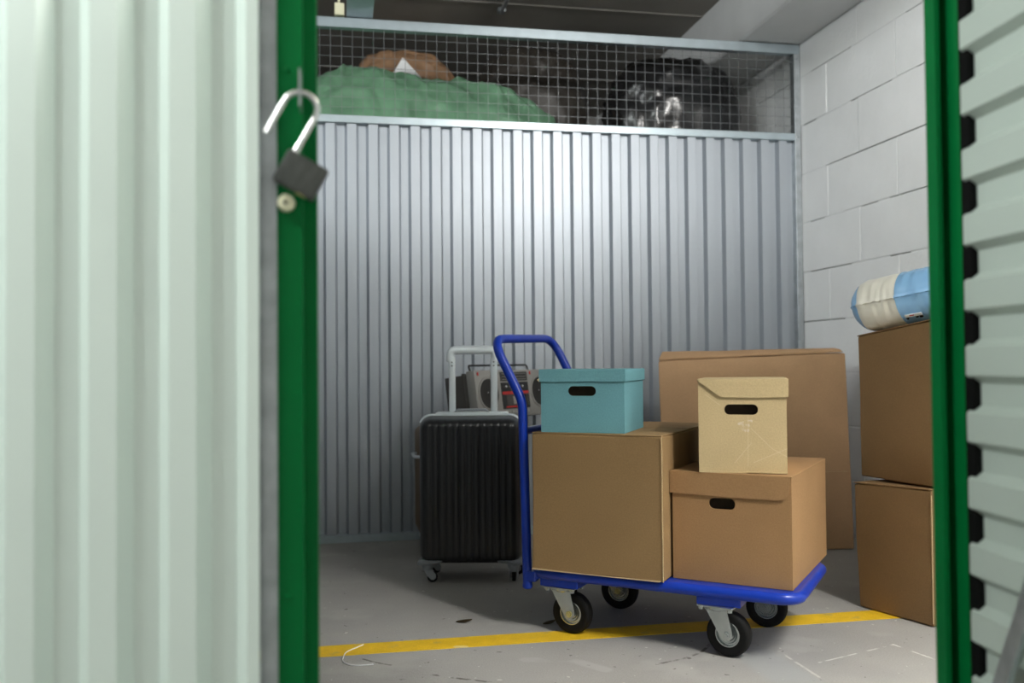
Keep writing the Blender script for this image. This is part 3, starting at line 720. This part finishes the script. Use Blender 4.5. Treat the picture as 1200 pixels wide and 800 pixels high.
obj('red_stripe', box(B(), (x0+.022, -.003, .040), (x1-.03, -.001, .047)), M_red, pn)
for k in range(5):
    bm = B(); lathe(bm, [(0, -.012), (.0045, -.012), (.006, -.002)], 12, 'y', (x0+.025+k*.030, 0, .131)); obj('knob', bm, M_chr, bo, smooth=40)
cd = obj('cassette_door', box(B(), (x0+.030, -.004, .048), (x1-.050, -.001, .094), .001), M_bdark, bo)
obj('cassette_window', box(B(), (x0+.075, -.0048, .054), (x0+.105, -.0035, .088)), M_bbody, cd)
for k in range(5): obj('piano_key', box(B(), (x1-.028, -.006, .045+k*.011), (x1-.006, -.001, .0535+k*.011), .001), M_bdark, bo)
for k in range(8): obj('piano_key', box(B(), (x0+.004+k*.025, -.006, .014), (x0+.026+k*.025, -.0005, .028), .001), M_bbody, bo)
hd = round_path([(.06, .06, HB-.02), (.06, .075, HB+.030), (LB-.06, .075, HB+.030), (LB-.06, .06, HB-.02)], .01, 3)
obj('carry_handle', tube(B(), hd, .0045, 8), M_bblk, bo, smooth=50)

# ------------------------------------------------------------------ bags behind the wire mesh
def blob(c, rad, amp, freq, seed=0, nu=110, nv=64, power=2.4, ridge=True, gather=None, flat=None):
    bm = B(); rows = []; c = Vector(c)
    for j in range(nv+1):
        th = PI*j/nv; row = []
        for i in range(nu):
            ph = 2*PI*i/nu
            s = lambda w_: math.copysign(abs(w_)**(2/power), w_)
            d = Vector((s(math.sin(th))*s(math.cos(ph)), s(math.sin(th))*s(math.sin(ph)), s(math.cos(th))))
            p = Vector((d.x*rad[0], d.y*rad[1], d.z*rad[2]))
            q = p*freq+Vector((seed*5.1, seed*2.7, seed))
            n1 = noise.noise(q)+.5*noise.noise(q*2.1)+.25*noise.noise(q*4.3)
            r_ = 1-abs(noise.noise(q*1.4+Vector((9, 0, 0))))*2 if ridge else 0
            k = n1*amp+max(0, r_-.45)*amp*.9
            if gather:   # folds running into a tied point
                g = Vector(gather); w_ = p-g; dist = w_.length; a = math.atan2(w_.z, w_.x)
                k += .012*math.sin(a*17+3*noise.noise(q))*math.exp(-dist/.16)-.045*math.exp(-(dist/.045)**2)
            dn = Vector((d.x/rad[0], d.y/rad[1], d.z/rad[2])).normalized()
            p = p+dn*k
            if flat is not None and c.z+p.z < flat: p.z = flat-c.z
            row.append(bm.verts.new(c+p))
            if j in (0, nv): break
        rows.append(row)
    for j in range(nv):
        A, Bq = rows[j], rows[j+1]
        for i in range(nu):
            i2 = (i+1) % nu
            if len(A) == 1: bm.faces.new((A[0], Bq[i], Bq[i2]))
            elif len(Bq) == 1: bm.faces.new((A[i], Bq[0], A[i2]))
            else: bm.faces.new((A[i], Bq[i], Bq[i2], A[i2]))
    return bm
SZ = 1.7415
# tarpaulin bundle: heightfield draped over a heap with a closed underside
def tarp():
    bm = B(); nx, ny = 170, 64; top = {}; X0, X1, Y0, Y1 = -.55, 1.13, 4.39, 4.95
    prof = [(-.55, 1.98), (-.30, 2.14), (-.107, 2.245), (-.05, 2.28), (.095, 2.31), (.29, 2.295), (.44, 2.265), (.64, 2.272), (.79, 2.262), (.97, 2.185), (1.08, 2.09), (1.13, 1.98)]
    def h(x):
        for (a, za), (b, zb) in zip(prof, prof[1:]):
            if a <= x <= b: t_ = (x-a)/(b-a); t_ = t_*t_*(3-2*t_)*.6+t_*.4; return za+(zb-za)*t_
        return prof[-1][1]
    bot = {}
    for i in range(nx+1):
        x = X0+(X1-X0)*i/nx
        for j in range(ny+1):
            y = Y0+(Y1-Y0)*j/ny; t_ = (j/ny-.45)/.55 if j/ny > .45 else (.45-j/ny)/.45
            hh = SZ+(h(x)-SZ)*math.sqrt(max(0, 1-abs(t_)**2.2))
            q = Vector((x*4+y*3, y*5-x*1.5, 1))
            hh += .014*noise.noise(q*1.5)+.030*max(0, .45-abs(noise.noise(q*1.1+Vector((4, 4, 0))))*2.4)+.016*max(0, .5-abs(noise.noise(q*2.6))*3)+.008*noise.noise(q*4)
            if j in (0, ny) or i in (0, nx): hh = SZ
            f1 = .45-abs(noise.noise(Vector((x*2.2+hh*5, hh*2.5-x*3.5, 7))))*2.2; f2 = .4-abs(noise.noise(Vector((x*7-hh*4, hh*6+x*2, 3))))*2
            fold = (.040*max(0, f1)+.016*max(0, f2)) if 0 < j < ny and 0 < i < nx else 0
            top[i, j] = bm.verts.new((x, y-fold*(1-.6*j/ny), max(hh+fold*.35, SZ)))
            edge = j in (0, ny) or i in (0, nx)
            bot[i, j] = top[i, j] if edge else bm.verts.new((x, y, SZ-.0005))
    for i in range(nx):
        for j in range(ny):
            bm.faces.new((top[i, j], top[i+1, j], top[i+1, j+1], top[i, j+1])); 
            f = (bot[i, j], bot[i, j+1], bot[i+1, j+1], bot[i+1, j])
            if len(set(f)) == 4 and not all(v in top.values() for v in ()) : 
                try: bm.faces.new(f)
                except ValueError: pass
    return bm
tag(obj('tarpaulin_bundle', tarp(), M_tarp, smooth=60), 'green tarpaulin bundle behind the wire mesh', 'tarpaulin')
tag(obj('brown_bag', blob((.37, 5.17, 2.16), (.345, .15, .445), .022, 8, 2, flat=SZ), M_bagb, smooth=60), 'brown crumpled bag behind the green tarpaulin', 'bag')
bm = B(); hexa(bm, [(.225, 4.966, 2.30), (.53, 4.966, 2.30), (.53, 4.969, 2.30), (.225, 4.969, 2.30), (.342, 4.975, 2.500), (.346, 4.975, 2.500), (.346, 4.978, 2.500), (.342, 4.978, 2.500)])
tag(obj('paper_sheet', bm, M_paper), 'white paper corner sticking up behind the green tarpaulin', 'paper')
tag(obj('wrapped_bundle', blob((1.10, 5.22, 2.20), (.335, .30, .455), .012, 7, 4, gather=(.02, -.26, .25), flat=SZ, power=2.6), M_wrap, smooth=60), 'dark plastic wrapped bundle tied in the middle, behind the wire mesh', 'bundle')
tag(obj('bin_bag', blob((1.79, 4.72, 2.09), (.365, .26, .375), .020, 8, 6, gather=(-.24, -.19, .10), flat=SZ, power=2.8), M_bin, smooth=60), 'shiny black bin bag behind the wire mesh near the block wall', 'bag')

# ------------------------------------------------------------------ small litter on the floor
def leaf(loc, rz, l, lab):
    bm = B(); n = 8; a = []; b = []
    for i in range(n+1):
        t_ = i/n; w_ = math.sin(PI*t_)**.8*l*.22+.0004
        a.append(bm.verts.new((l*(t_-.5), -w_, .002+.006*t_*t_))); b.append(bm.verts.new((l*(t_-.5), w_, .0045+.006*t_*t_)))
    for i in range(n): bm.faces.new((a[i], a[i+1], b[i+1], b[i]))
    g = bmesh.ops.solidify(bm, geom=bm.faces[:], thickness=.001)
    return tag(obj('dry_leaf', bm, M_leafd, None, loc, (0, 0, rz)), lab, 'leaf')
leaf((.381, 2.869, 0), -.2, .05, 'small dry leaf on the floor in front of the black suitcase')
leaf((.640, 2.795, 0), .3, .045, 'dark dry leaf beside the left front trolley wheel')
cp = round_path([(.062, 2.700, .0022), (.010, 2.640, .0022), (.000, 2.560, .0022), (.028, 2.517, .0022), (.085, 2.518, .0022)], .06, 6)
tag(obj('plastic_string', tube(B(), cp, .0016, 6), M_paper, smooth=60), 'thin curled white string lying across the yellow line', 'string')
